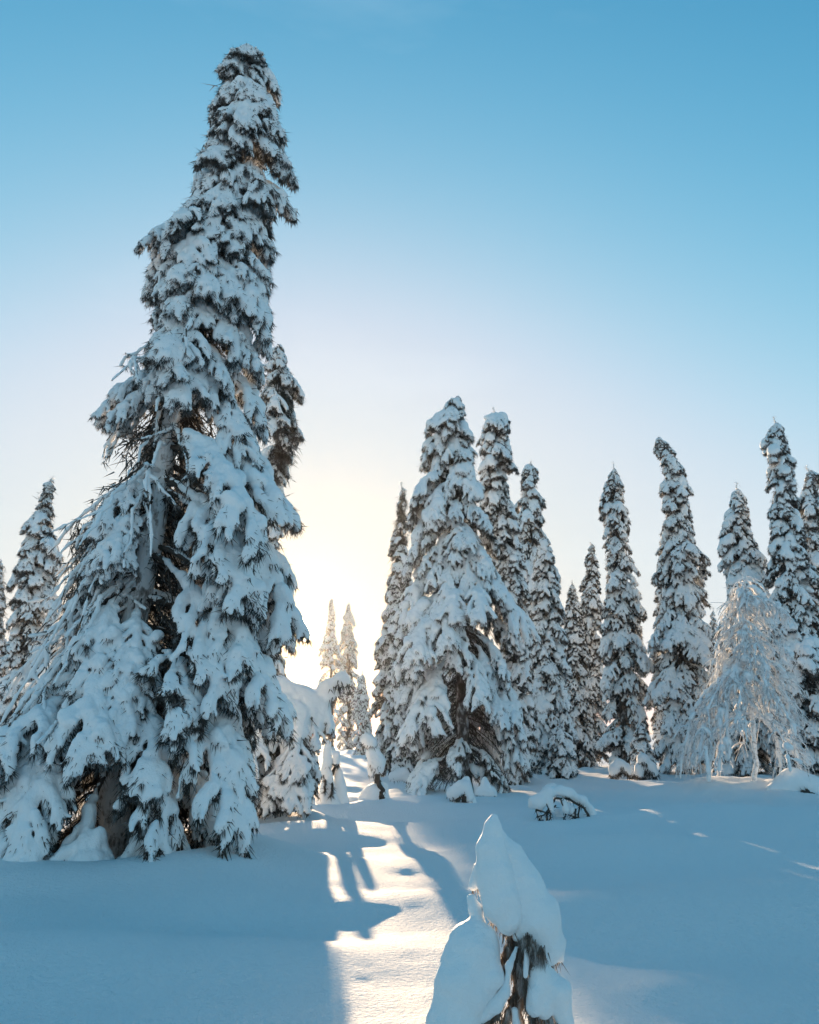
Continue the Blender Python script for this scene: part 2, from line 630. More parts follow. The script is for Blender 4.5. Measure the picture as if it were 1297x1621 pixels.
    # puffs of heavier snow
    for q in range(2 + int(L * 2)):
        u = rng.uniform(max(bare, 0.25), 0.95)
        p = at(main, u) + np.array([0, rng.normal(0, tl * 0.28), rmain * 0.5])
        r_ = rmain * rng.uniform(0.9, 1.7) * fat
        caps.append((p, p + np.array([r_ * 0.6, rng.normal(0, r_ * 0.4), -r_ * 0.6]), r_, r_ * 0.8))
    sV, sQ = snow_sdf(caps, vox, 0.015, ((7, 0.020), (20, 0.010)), seed)
    nm = vert_normals(sV, sQ)
    low = np.where(nm[:, 2] < -0.25)[0]
    pick = rng.choice(low, min(len(low), int(nspike * 14)), replace=False)
    b_ = np.concatenate([np.array(sp_b), sV[pick] - nm[pick] * 0.02])
    d_ = np.concatenate([np.array(sp_d), nm[pick] * 0.45 + np.array([0, 0, -0.8]) + rng.normal(0, 0.3, (len(pick), 3))])
    ln = rng.uniform(0.06, 0.20, len(b_))
    ln[-len(pick):] *= 0.75
    nV, nF = spikes(b_, d_, ln, rng.uniform(0.005, 0.011, len(b_)))
    wV, wF, o = [], [], 0
    for v, f in wood:
        wV.append(v)
        wF.append(f + o)
        o += len(v)
    return dict(snow=(sV, sQ), needle=(nV, nF), wood=(np.concatenate(wV), np.concatenate(wF)), tip=main[-1], H=float(np.percentile(sV[:, 0], 97)), D=float(-sV[:, 2].min()))


CLASSES = {}


def make_class(key, count, **kw):
    CLASSES[key] = [bough_geo(100 * len(CLASSES) + i + 7, **kw) for i in range(count)]


make_class('short', 7, L=0.82, a0=-0.10, a1=-1.40, ntw=7, tl=0.32, bare=0.12, rmain=0.052, vox=0.015, nspike=44, nfing=4)
make_class('medium', 7, L=1.45, a0=-0.05, a1=-1.42, ntw=11, tl=0.46, bare=0.20, rmain=0.066, vox=0.018, nspike=44, nfing=4)
make_class('long', 6, L=2.45, a0=-0.25, a1=-1.36, ntw=12, tl=0.60, bare=0.40, rmain=0.074, vox=0.020, nspike=50, nfing=5)
make_class('short_heavy', 4, L=0.80, a0=-0.05, a1=-1.45, ntw=6, tl=0.26, bare=0.10, rmain=0.070, vox=0.017, nspike=40, nfing=3, fat=1.5)
make_class('medium_heavy', 4, L=1.40, a0=-0.05, a1=-1.45, ntw=9, tl=0.40, bare=0.18, rmain=0.085, vox=0.020, nspike=40, nfing=4, fat=1.5)
make_class('short_bare', 5, L=0.84, a0=-0.10, a1=-1.38, ntw=8, tl=0.33, bare=0.12, rmain=0.036, vox=0.015, nspike=80, nfing=3, capp=0.6)
make_class('medium_bare', 5, L=1.45, a0=-0.10, a1=-1.40, ntw=12, tl=0.47, bare=0.20, rmain=0.046, vox=0.018, nspike=80, nfing=3, capp=0.6)
for k, lst in CLASSES.items():
    for i, v in enumerate(lst):
        v['m_bough'] = mk_mesh('bough', [(*v['wood'], 1), (*v['needle'], 0)], [M_NEEDLE, M_TWIG])
        v['m_snow'] = mk_mesh('snow_load', [(*v['snow'], 0)], [M_SNOW])
        v['m_full'] = mk_mesh('snowy_bough', [(*v['wood'], 1), (*v['needle'], 0), (*v['snow'], 2)], [M_NEEDLE, M_TWIG, M_SNOW])
# light versions for the distant trees
FAR = [bough_geo(900 + i, L=0.80, a0=0.10, a1=-1.30, ntw=6, tl=0.36, bare=0.15, rmain=0.045, vox=0.04, nspike=26, nfing=2, capp=0.7) for i in range(4)]


# ------------------------------------------------------------------ trees
def components(V, Q, least=40):
    """split a snow surface into its separate lumps"""
    lab = np.arange(len(V))
    while True:
        m = lab[Q].min(1)
        new = lab.copy()
        for i in range(4):
            np.minimum.at(new, Q[:, i], m)
        new = new[new]
        if (new == lab).all():
            break
        lab = new
    out = []
    ql = lab[Q[:, 0]]
    for u in np.unique(ql):
        q = Q[ql == u]
        ids = np.unique(q)
        if len(ids) < least:
            continue
        mp_ = np.zeros(len(V), int)
        mp_[ids] = np.arange(len(ids))
        out.append((V[ids], mp_[q]))
    return out


def px_caps(Y, segs, rs=1.0):
    """segs: (x0,y0,dY0,r0, x1,y1,dY1,r1) in photo pixels and metres of depth"""
    caps = []
    for x0, y0, d0, r0, x1, y1, d1, r1 in segs:
        a, b_ = P(x0, y0, Y + d0), P(x1, y1, Y + d1)
        caps.append((a, b_, r0 * mpp(y0, Y + d0) * rs, r1 * mpp(y1, Y + d1) * rs))
    return caps


HEIGHTS = {}


def spruce(label, Y, rows, trunk=None, group=None, density=1.0, separate=False, merged=False, seed=0, windows=(), base_py=None,
           smax=1.25, front_skip=0.0, r_trunk=None, sparse=None, fill=1.0, back=0.75, mesh_only=False, upto=300, droop=0.0, gapcut=-0.42, wob=0.26, zclosed=0.0, heavy=0.15, thin=0.3, hoods=(),  long_from=1.15):
    """rows: photo outline (py, x_left, x_right) top to bottom, read at distance Y"""
    rng = np.random.default_rng(seed + 1000)
    rows = sorted(rows)
    pts = [(P(xl, py, Y), P(xr, py, Y)) for py, xl, xr in rows]
    zt = np.array([a[2] for a, b_ in pts])[::-1]
    xl = np.array([a[0] for a, b_ in pts])[::-1]
    xr = np.array([b_[0] for a, b_ in pts])[::-1]
    if trunk:
        tp = np.array([P(px, py, Y) for py, px in sorted(trunk)])[::-1]
        cx = lambda z: np.interp(z, tp[:, 2], tp[:, 0])
    else:
        cx = lambda z: np.interp(z, zt, (xl + xr) / 2)
    bx = float(cx(zt[0]))
    bz = gz(bx, Y)
    top = zt[-1]
    Hh = top - bz
    root = thing('spruce_tree', label, 'spruce', (bx, Y, bz - 0.02), group)
    O = np.array(root.location)
    rl = lambda z: np.maximum(cx(z) - np.interp(z, zt, xl), 0.04)
    rr_ = lambda z: np.maximum(np.interp(z, zt, xr) - cx(z), 0.04)
    # trunk
    zz = np.linspace(bz - 0.15, top - 0.02, 26)
    r0 = r_trunk or 0.018 * Hh
    tpth = np.stack([cx(zz) + 0.02 * vnoise(zz * 1.3, 0, seed, 3), Y + 0.03 * vnoise(zz * 1.1, 4, seed, 4), zz], 1) - O
    fr = (zz - bz) / Hh
    trad = r0 * (np.clip(1 - fr, 0, 1) ** 0.8 * 0.95 + 0.03) + r0 * 0.35 * np.exp(-fr * 30)
    tv, tf = tube(tpth, trad, 12)
    tr = obj('trunk', mk_mesh('trunk', [(tv, tf, 0)], [M_BARK if 'plastered' in label else M_BARK_DARK]), root)
    # dead inner twigs, dark and drooping
    nt_ = int(30 * Hh * fill)
    u = rng.uniform(0.06, 0.97, nt_)
    z_ = bz + u * Hh
    az = rng.uniform(0, 2 * np.pi, nt_) if not windows else rng.uniform(-0.25 * np.pi, 1.2 * np.pi, nt_)
    rad = 0.5 * (rl(z_) + rr_(z_)) * rng.uniform(0.35, 0.75, nt_)
    tw = []
    for k in range(nt_):
        p0 = np.array([cx(z_[k]), Y, z_[k]]) - O
        q = np.linspace(0, 1, 5)[:, None]
        dirv = np.array([math.cos(az[k]), math.sin(az[k]), 0])
        path = p0 + q * dirv * rad[k] + np.array([0, 0, -1.0]) * (q ** 1.5) * rad[k] * rng.uniform(0.5, 1.2) + np.concatenate([[[0, 0, 0]], rng.normal(0, 0.03, (4, 3))])
        path[:, 2] = np.maximum(path[:, 2], -0.05)
        v, f = tube(path, np.linspace(0.014, 0.005, 5) * min(1.6, 0.6 + rad[k]), 3)
        tw.append((v, f, 0))
        ns = 26 if not merged else 4
        pp = path[rng.integers(1, 5, ns)] + rng.normal(0, 0.05, (ns, 3))
        v, f = spikes(pp, dirv * 0.3 + np.array([0, 0, -0.8]) + rng.normal(0, 0.5, (ns, 3)), rng.uniform(0.1, 0.32, ns), rng.uniform(0.006, 0.014, ns))
        tw.append((v, f, 1))
    obj('inner_twigs', mk_mesh('inner_twigs', tw, [M_TWIG, M_NEEDLE]), root)
    # boughs from the ground up
    place = []
    z = bz + 0.05
    while z < top - 0.10:
        ri = 0.5 * float(rl(z) + rr_(z))
        key = 'short' if ri < 0.75 else ('medium' if ri < long_from else 'long')
        vs = CLASSES[key]
        Hc = np.mean([v['H'] for v in vs])
        Dc = np.mean([v['D'] for v in vs])
        s0 = min(smax, max(0.30, ri / Hc))
        width = {'short': 0.55, 'medium': 0.85, 'long': 1.05}[key] * s0
        m = max(3, int(round(2 * math.pi * max(ri, .15) * 0.85 / width * density * (1.25 if z < bz + zclosed * 0.5 else 1))))
        ph = rng.uniform(0, 6.283)
        for k in range(m):
            phi = ph + (k + rng.uniform(-0.3, 0.3)) * 2 * math.pi / m
            if math.sin(phi) > 0.3 and z > bz + zclosed and rng.random() > back:
                continue
            zk = z + rng.uniform(-0.2, 0.2) * Dc * s0
            if zk > top - 0.08:
                continue
            c_ = math.cos(phi)
            rx = float(rr_(zk)) if c_ > 0 else float(rl(zk))
            ra = abs(c_) * rx + (1 - abs(c_)) * 0.5 * float(rl(zk) + rr_(zk))
            ra *= rng.uniform(0.78, 1.06) * (1 + wob * (0.8 + 1.3 * ((zk - bz) / Hh) ** 3) * float(vnoise(zk * 1.1, c_ * 1.3 + seed, math.sin(phi) * 1.3, 21)))
            if float(vnoise(zk * 1.4, c_ * 1.5 + seed, math.sin(phi) * 1.5, 22)) < (gapcut if zk > bz + zclosed else -2):
                continue
            kk = key
            if key == 'long' and rng.random() < 0.35:
                kk = 'medium'
            if kk != 'long':
                dice = rng.random()
                kk += '_heavy' if dice < heavy else ('_bare' if dice < heavy + thin else '')
            v = CLASSES[kk][rng.integers(len(CLASSES[kk]))] if not merged else FAR[rng.integers(len(FAR))]
            s_ = np.clip(ra / v['H'], 0.28, smax)
            off = max(0.0, ra - v['H'] * s_)
            za = zk + v['D'] * s_ * 0.9
            if za > top - 0.05:
                za = top - 0.05 - rng.uniform(0, 0.15)
            xa = float(cx(min(za, top)))
            pos = np.array([xa + c_ * off, Y + math.sin(phi) * off, za])
            hid = False
            if math.sin(phi) < 0.25:
                for uu in (0.35, 0.7, 1.0):
                    px, py = proj(pos + np.array([c_ * v['H'] * s_ * uu, math.sin(phi) * v['H'] * s_ * uu, -v['D'] * s_ * uu ** 1.6 * 0.85]))
                    if any(w[0] < px < w[1] and w[2] < py < w[3] and rng.random() < w[4] for w in windows):
                        hid = True
            if hid:
                continue
            if sparse and rng.random() < np.interp(zk, *sparse):
                continue
            place.append((pos - O, phi, s_, v))
        z += Dc * s0 * 0.36 / density ** 0.5
    # little leader at the very top
    lh = rng.uniform(0.22, 0.5)
    lp = np.array([float(cx(top)), Y, top - 0.15]) - O + np.linspace(0, 1, 5)[:, None] * np.array([rng.normal(0, 0.08), rng.normal(0, 0.05), lh])
    ns = 60
    if (rng.random() < 0.45 and not windows) or 'tip' in label or 'spindly' in label:
      obj('leader_shoot', mk_mesh('leader_shoot', [(*tube(lp, np.linspace(0.035, 0.012, 5), 5), 0), (*spikes(lp[rng.integers(0, 5, ns)] + rng.normal(0, 0.03, (ns, 3)), rng.normal(0, 1, (ns, 3)) + [0, 0, .2], rng.uniform(.04, .12, ns), rng.uniform(.006, .014, ns)), 0)], [M_RIME]), root)
    for k in range(4):
        v = CLASSES['short'][rng.integers(6)] if not merged else FAR[k]
        s_ = max(0.16, min(0.3, 0.5 * float(rl(top - .2) + rr_(top - .2)) / v['H']))
        place.append((np.array([float(cx(top)), Y, top + 0.02 - 0.04 * k]) - O, k * 1.7, s_, v))
    if not merged and len(place) > upto:
        keep = sorted(rng.permutation(len(place))[:upto])
        place = [place[i] for i in keep]
    for ld in hoods:
        V, Q = snow_sdf([(a - O, b_ - O, r0_, r1_) for a, b_, r0_, r1_ in px_caps(Y, ld)], 0.03, 0.03, ((4, 0.03), (12, 0.012)), seed)
        for V_, Q_ in components(V, Q):
            obj('snow_load', mk_mesh('snow_load', [(V_, Q_, 0)], [M_SNOW]), root)
    if merged:
        nd, sn = [], []
        for pos, phi, s_, v in place:
            c_, sn_ = math.cos(phi), math.sin(phi)
            M3 = np.array([[c_, -sn_, 0], [sn_, c_, 0], [0, 0, 1]]) * s_
            nd.append((v['needle'][0] @ M3.T + pos, v['needle'][1], 0))
            sn.append((v['snow'][0] @ M3.T + pos, v['snow'][1], 0))
        cr_ = obj('crown', mk_mesh('crown', nd, [M_NEEDLE]), root)
        obj('snow_load', mk_mesh('snow_load', sn, [M_SNOW]), cr_)
    else:
        for pos, phi, s_, v in place:
            o = obj('bough', v['m_bough'] if separate else v['m_full'], root, pos)
            o.rotation_euler = (rng.normal(0, 0.10), rng.normal(0.0, 0.10) + droop, phi)
            o.scale = (s_, s_ * rng.choice([-1, 1]) * rng.uniform(0.9, 1.15), s_ * rng.uniform(0.9, 1.12))
            if separate:
                obj('snow_load', v['m_snow'], o)
    HEIGHTS[root.name] = Hh
    print('spruce', label[:40], 'H=%.1f' % Hh, 'boughs', len(place))
    return root


def copy_tree(root, loc, rz, s, label):
    r = root.copy()
    COL.objects.link(r)
    r.location = loc
    r.rotation_euler = (0, 0, rz)
    r.scale = (s, s, s)
    r['label'] = label
    for ch in root.children:
        c = ch.copy()
        COL.objects.link(c)
        c.parent = r
        for gch in ch.children:
            d = gch.copy()
            COL.objects.link(d)
            d.parent = c
    return r


GR = 'snow-laden spruces of the forest edge'
HERO_ROWS = [(84, 374, 416), (120, 350, 426), (170, 328, 432), (240, 318, 440), (285, 318, 442), (330, 300, 438), (400, 272, 428), (440, 225, 426),
             (500, 230, 415), (550, 235, 405), (620, 200, 405), (690, 170, 416), (760, 152, 428), (830, 130, 434), (890, 112, 438), (960, 108, 430),
             (1030, 102, 425), (1080, 85, 412), (1140, 40, 402), (1200, -5, 402), (1260, -30, 405), (1330, -45, 400), (1385, -50, 398)]
HERO_TRUNK = [(84, 394), (310, 342), (480, 312), (690, 266), (830, 245), (1000, 208), (1180, 186), (1370, 172)]
hero = spruce('tallest snow-covered spruce with a plastered white trunk, at the left of the clearing', HERO_Y, HERO_ROWS, HERO_TRUNK, GR,
              density=1.35, separate=True, seed=11, r_trunk=0.23, upto=300, thin=0.22, long_from=0.95, smax=1.1, wob=0.12, zclosed=5.2, gapcut=-0.62, heavy=0.0, back=0.45,
              windows=[(222, 292, 630, 870, 1.0), (172, 212, 1290, 1370, 0.8), (150, 195, 1190, 1290, .3), (95, 200, 930, 1130, .35)])


def plastered_branches(root, Y, n, rng, z0, z1, phi0, phi1):
    """long drooping limbs coated all round with snow, bare of needles, along the trunk's flank"""
    O = np.array(root.location)
    tp = np.array([P(px, py, Y) for py, px in sorted(HERO_TRUNK)])[::-1]
    for k in range(n):
        z = rng.uniform(z0, z1)
        p0 = np.array([np.interp(z, tp[:, 2], tp[:, 0]), Y, z]) - O
        phi = rng.uniform(phi0, phi1)
        reach = rng.uniform(0.65, 1.1) * (0.55 + 1.4 * max(0, 1 - (z - 1) / 10.5))
        drop = reach * rng.uniform(0.9, 1.8)
        q = np.linspace(0, 1, 12)[:, None]
        dv = np.array([math.cos(phi), math.sin(phi), 0])
        path = p0 + dv * reach * q ** 0.85 + np.array([0, 0, -1.0]) * drop * q ** 1.5
        path[1:] += np.cumsum(rng.normal(0, 0.034, (11, 3)), 0)
        path[:, 2] = np.maximum(path[:, 2], 0.05)
        r0 = rng.uniform(0.022, 0.042)
        caps = [(path[i] + [0, 0, .01], path[i + 1] + [0, 0, .01], r0 * rng.uniform(0.8, 1.35) * (1 - .5 * i / 11), r0 * (1 - .5 * (i + 1) / 11)) for i in range(11)]
        parts = [(*tube(path, np.linspace(0.02, 0.008, 12), 5), 0)]
        for t_ in range(rng.integers(2, 6)):
            i = rng.integers(3, 10)
            d = (path[i + 1] - path[i]) / np.linalg.norm(path[i + 1] - path[i])
            d = d * 0.6 + np.array([0, 0, -0.5]) + rng.normal(0, 0.45, 3)
            ln = rng.uniform(0.2, 0.55)
            pp = path[i] + np.linspace(0, 1, 5)[:, None] * d * ln + rng.normal(0, 0.012, (5, 3))
            parts.append((*tube(pp, np.linspace(0.009, 0.004, 5), 4), 0))
            caps += [(pp[j], pp[j + 1], 0.020, 0.015) for j in range(4)]
            ns = 30
            parts.append((*spikes(pp[rng.integers(0, 5, ns)] + rng.normal(0, 0.01, (ns, 3)), d * 0.5 + np.array([0, 0, -.6]) + rng.normal(0, .5, (ns, 3)), rng.uniform(.05, .16, ns), rng.uniform(.005, .01, ns)), 1))
        o = obj('branch', mk_mesh('branch', parts, [M_TWIG, M_NEEDLE]), root)
        V, Q = snow_sdf(caps, 0.017, 0.012, ((9, 0.012), (25, 0.005)), int(rng.integers(1e6)))
        obj('snow_load', mk_mesh('snow_load', [(V, Q, 0)], [M_SNOW]), o)


prng = np.random.default_rng(77)
plastered_branches(hero, HERO_Y, 34, prng, 2.6, 5.6, math.pi * 0.95, math.pi * 1.45)
plastered_branches(hero, HERO_Y, 22, prng, 5.0, 9.6, math.pi * 0.80, math.pi * 1.60)


def dark_thicket(root, Y, n, rng, x0, x1, y0, y1, z0, z1, f=1.0):
    """dense needle-bearing twigs that fill the hollow round the trunk"""
    O = np.array(root.location)
    p = np.stack([rng.uniform(x0, x1, n), rng.uniform(y0, y1, n), rng.uniform(z0, z1, n)], 1) - O
    d = np.array([0, 0, -0.9]) + rng.normal(0, 0.5, (n, 3))
    obj('inner_twigs', mk_mesh('inner_twigs', [(*spikes(p, d, rng.uniform(0.2, 0.6, n) * f, rng.uniform(0.008, 0.025, n) * f, ), 0)], [M_TWIG if f == 1 else M_NEEDLE]), root)


hx = hero.location[0]
dark_thicket(hero, HERO_Y, 2600, prng, hx - 0.45, hx + 0.8, HERO_Y + 0.2, HERO_Y + 1.3, 0.1, 1.7, 0.7)  # extra twigs added behind the trunk to darken the hollow at its foot
xa, xb = P(105, 940, HERO_Y)[0], P(195, 940, HERO_Y)[0]
dark_thicket(hero, HERO_Y, 2600, prng, xa, xb, HERO_Y - 0.15, HERO_Y + 0.5, 3.35, 4.55, 0.45)


spruce('slim loose spruce right behind the tallest spruce, its top showing at its right side', 17.0,
       [(546, 432, 446), (590, 416, 462), (650, 402, 482), (690, 404, 480), (740, 418, 466), (800, 414, 452), (840, 408, 442), (950, 398, 446), (1050, 400, 456), (1270, 395, 462)],
       None, GR, density=0.7, seed=12, thin=0.1, wob=0.4, gapcut=-0.3, heavy=0.0)
spruce('broad spruce with a pointed snow hood and a dark opening low in its crown', 25.0,
       [(628, 717, 725), (650, 704, 736), (690, 682, 746), (750, 670, 752), (820, 657, 775), (900, 650, 800), (980, 643, 814), (1060, 638, 824), (1140, 636, 826), (1200, 636, 824), (1250, 642, 800)],
       [(628, 722), (900, 728), (1250, 734)], GR, density=1.1, separate=True, seed=13, heavy=0.45, hoods=([(720, 634, 0, 3, 716, 650, 0, 8), (716, 650, 0, 8, 706, 684, -.1, 17), (706, 684, -.1, 17, 700, 700, -.15, 12), (722, 700, -.3, 10, 724, 718, -.35, 12)],), windows=[(708, 750, 1030, 1215, 0.35)])
spruce('flat-topped spruce touching the right flank of the hooded broad spruce', 28.5,
       [(655, 768, 806), (690, 756, 812), (760, 752, 812), (820, 768, 816), (900, 780, 835), (1000, 790, 840), (1230, 790, 840)], None, GR, seed=14, heavy=0.3, wob=0.34, hoods=([(794, 664, 0, 11, 798, 676, 0, 10)], [(770, 662, 0, 4, 780, 657, 0, 4)]))
spruce('thin spruce with a bare spindly leader, left of the hooded broad spruce', 34.0,
       [(772, 635, 640), (830, 622, 648), (890, 614, 652), (960, 605, 652), (1040, 598, 658), (1120, 593, 660), (1225, 592, 660)], None, GR, seed=15, thin=0.6, density=0.9, sparse=((P(0, 895, 34)[2], P(0, 870, 34)[2]), (0.0, 0.72)))
spruce('narrow spruce with a ragged knobbly top, behind the flat-topped spruce', 37.0,
       [(735, 832, 846), (780, 820, 852), (850, 812, 866), (950, 812, 880), (1100, 815, 890), (1228, 815, 900)], None, GR, seed=16, thin=0.5, wob=0.42, density=0.9, heavy=0.05)
spruce('mid-height even-tapered spruce in front of the ragged-topped spruce', 31.0,
       [(850, 855, 868), (900, 842, 882), (1000, 836, 895), (1100, 838, 905), (1190, 835, 912), (1235, 840, 905)], None, GR, seed=17)
spruce('young low spruce under a thick snow cap, at the foot of the even-tapered spruce', 29.5,
       [(1148, 880, 890), (1180, 865, 905), (1232, 858, 914)], None, 'young snow-capped spruces', seed=18)
spruce('lowest dark spruce of the row between the even-tapered and the fork-tipped spruce', 43.0,
       [(925, 903, 908), (960, 895, 918), (1050, 890, 935), (1150, 890, 942), (1222, 895, 945)], None, GR, seed=19, thin=0.75, heavy=0.0)
spruce('dark slender spruce partly hidden behind the left side of the fork-tipped spruce', 45.0,
       [(862, 933, 941), (900, 925, 948), (1000, 915, 955), (1100, 912, 960), (1220, 910, 962)], None, GR, seed=20, thin=0.75, heavy=0.0, wob=0.35)
spruce('fork-tipped spruce with a slim even crown, right of centre', 39.0,
       [(742, 970, 974), (775, 960, 982), (830, 952, 1000), (880, 952, 1003), (940, 955, 1012), (1020, 950, 1022), (1100, 948, 1028), (1170, 950, 1028), (1222, 955, 1020)],
       None, GR, seed=21, thin=0.5, heavy=0.1, wob=0.38, gapcut=-0.34, density=0.95)
spruce('tall spruce whose knobbly top leans to the left, beside the frosted birch', 37.0,
       [(692, 1037, 1047), (720, 1046, 1074), (760, 1050, 1085), (830, 1046, 1100), (900, 1046, 1110), (960, 1042, 1118), (1040, 1037, 1128), (1120, 1036, 1135), (1190, 1038, 1130), (1225, 1045, 1120)],
       None, GR, seed=22, thin=0.5, density=1.05, wob=0.38, heavy=0.3)
spruce('pale narrow spruce half hidden behind the left edge of the leaning spruce', 47.0,
       [(850, 1046, 1054), (950, 1036, 1066), (1100, 1030, 1075), (1218, 1030, 1075)], None, GR, seed=23, thin=0.6)
spruce('spruce with a hooked snow tip directly behind the top of the frosted birch', 33.0,
       [(775, 1160, 1172), (820, 1150, 1186), (880, 1148, 1206), (940, 1145, 1216), (1000, 1140, 1225), (1120, 1135, 1235), (1238, 1135, 1235)], None, GR, seed=24, density=1.1, heavy=0.6, hoods=([(1165, 780, 0, 3, 1168, 800, 0, 7), (1168, 800, 0, 7, 1180, 815, 0, 8)],))
spruce('tall dark spruce with a sharp crown, right of the hooked-tip spruce', 31.0,
       [(670, 1222, 1236), (710, 1215, 1252), (780, 1215, 1262), (850, 1218, 1275), (930, 1222, 1285), (1030, 1220, 1297), (1150, 1220, 1310), (1238, 1222, 1310)], None, GR, seed=25, thin=0.6, density=1.05, wob=0.36, heavy=0.35)
spruce('dark spruce cut off by the right edge of the picture', 35.0,
       [(745, 1275, 1290), (800, 1262, 1305), (900, 1255, 1320), (1100, 1250, 1340), (1228, 1250, 1340)], None, GR, seed=26, thin=0.75)
spruce('short frosted spruce with two round snow caps, at the right of the birch', 25.5,
       [(1012, 1268, 1295), (1060, 1250, 1312), (1150, 1245, 1325), (1245, 1250, 1325)], None, 'young snow-capped spruces', seed=27, heavy=0.4, hoods=([(1266, 1022, 0, 7, 1270, 1032, 0, 9)], [(1290, 1016, 0, 9, 1292, 1030, 0, 9)]))
spruce('slim spruce with a pointed top standing clear at the left of the tallest spruce', 27.0,
       [(760, 75, 83), (800, 58, 84), (860, 46, 86), (910, 22, 86), (980, 8, 82), (1060, 0, 76), (1150, -10, 76), (1250, -10, 80)], None, GR, seed=28, thin=0.35, density=1.0, wob=0.4)
spruce('low bushy spruce between the pointed left spruce and the tallest spruce', 24.0,
       [(958, 85, 105), (1000, 70, 120), (1100, 55, 140), (1255, 50, 140)], None, GR, seed=29)
spruce('snowy spruce cut off by the left edge of the picture', 30.0,
       [(885, -6, 2), (950, -15, 8), (1050, -25, 14), (1240, -30, 18)], None, GR, seed=30)
FARG = 'distant spruces beyond the clearing'
n1 = spruce('sunlit far spruce beside the sun, the nearer to it of a close pair', 95.0,
            [(948, 523, 528), (1000, 513, 535), (1060, 503, 546), (1120, 498, 550), (1192, 498, 550)], None, FARG, merged=True, seed=31)
n2 = spruce('far spruce on the right side of the close pair by the sun', 99.0,
            [(955, 549, 555), (1000, 540, 562), (1060, 536, 569), (1192, 532, 572)], None, FARG, merged=True, seed=32)
n3 = spruce('small far spruce in the gap between the close pair and the thin spindly spruce', 75.0,
            [(1068, 571, 576), (1110, 561, 586), (1198, 556, 592)], None, FARG, merged=True, seed=33)
n4 = spruce('thin far sapling seen in the gap left of the frosted birch', 55.0,
            [(968, 1126, 1131), (1050, 1118, 1140), (1212, 1112, 1146)], None, FARG, merged=True, seed=34, density=0.6)
HID = 'distant spruce added unseen behind the hooded broad spruce to block sun'  # unseen spruces put in to stop sun streaks on the right-hand snow
for px, py, Y, src, lab_ in ((650, 985, 58, n1, HID), (656, 1000, 66, n2, HID), (640, 1015, 72, n1, HID), (668, 1050, 55, n3, HID), (702, 1030, 62, n3, HID), (742, 1020, 54, n3, HID), (782, 1010, 60, n2, HID), (725, 1000, 75, n1, HID),
                             (918, 1060, 70, n3, 'distant spruce behind the lowest dark spruce of the row'), (1008, 1100, 85, n3, 'distant spruce low in the gap between the fork-tipped and the leaning spruce'),
                             (1145, 1080, 70, n2, 'distant spruce behind the left edge of the frosted birch'), (868, 1090, 80, n1, 'distant spruce behind the foot of the even-tapered spruce'),
                             (645, 1060, 75, n2, 'distant spruce between the spindly spruce and the hooded broad spruce'), (20, 1060, 65, n3, 'distant spruce behind the pointed left spruce'),
                             (125, 1040, 80, n1, 'distant spruce behind the low bushy left spruce'), (-40, 1000, 60, n3, 'distant spruce beyond the left edge of the picture'), (1340, 980, 60, n2, 'distant spruce beyond the right edge of the picture')):
    p = P(px, py, Y)
    h0 = HEIGHTS[src.name]
    z0 = gz(p[0], Y)
    copy_tree(src, (p[0], Y, z0 - 0.05), px * 0.37, max(0.3, (p[2] - z0) / h0), lab_)


# ------------------------------------------------------------------ snow-buried saplings and bushes
def snow_thing(name, label, cat, Y, base_px, loads, stems=(), vox=0.03, k=0.03, noise=((5, 0.03), (14, 0.01)), spike=200, seed=0, group=None,
               slen=(0.06, 0.16), swid=(0.006, 0.013), stem_spikes=25, mat=None, spike_nz=-0.35, frayed=False):
    rng = np.random.default_rng(seed + 5000)
    bp = P(base_px[0], base_px[1], Y)
    O = np.array([bp[0], Y, gz(bp[0], Y) - 0.03])
    root = thing(name, label, cat, tuple(O), group)
    tw, nd = [], []
    for st in stems:                       # st: list of (x, y, dY, r)
        path = np.array([P(x, y, Y + d) for x, y, d, r in st]) - O
        rad = np.array([r * mpp(y, Y + d) for x, y, d, r in st])
        tt = np.linspace(0, len(path) - 1, 4 * len(path))
        path = np.stack([np.interp(tt, np.arange(len(path)), path[:, j]) for j in range(3)], 1) + 0.3 * rad.mean() * rng.normal(0, 1, (len(tt), 3))
        rad = np.interp(tt, np.arange(len(rad)), rad)
        tw.append((*tube(path, rad, 6), 0))
        if stem_spikes:
            n = stem_spikes * len(st)
            pp = path[rng.integers(0, len(path), n)] + rng.normal(0, 0.01, (n, 3))
            nd.append((*spikes(pp, np.array([0, 0, -0.5 if not frayed else -1.3]) + rng.normal(0, 0.5 if not frayed else 0.28, (n, 3)), rng.uniform(*slen, n), rng.uniform(*swid, n)), 1))
    for ld in loads:
        V, Q = snow_sdf([(a - O, b_ - O, r0, r1) for a, b_, r0, r1 in px_caps(Y, ld)], vox, k, noise, seed, floor=-0.25)
        seed += 1
        for V_, Q_ in components(V, Q):
            obj('snow_load', mk_mesh('snow_load', [(V_, Q_, 0)], [mat or M_SNOW]), root)
        if spike:
            nm = vert_normals(V, Q)
            low = np.where((nm[:, 2] < spike_nz) & (V[:, 2] > 0.05))[0]
            if len(low):
                pick = rng.choice(low, min(len(low), spike), replace=False)
                n = len(pick)
                nd.append((*spikes(V[pick] - nm[pick] * vox * 0.6, nm[pick] * 0.5 + np.array([0, 0, -0.8]) + rng.normal(0, 0.3, (n, 3)), rng.uniform(*slen, n), rng.uniform(*swid, n)), 1))
    if tw:
        obj('stem', mk_mesh('stem', tw, [M_TWIG_NEAR if frayed else M_TWIG, M_NEEDLE]), root)
    if nd:
        obj('needles', mk_mesh('needles', nd, [M_TWIG, M_TWIG_NEAR if frayed else M_NEEDLE]), root)
    return root


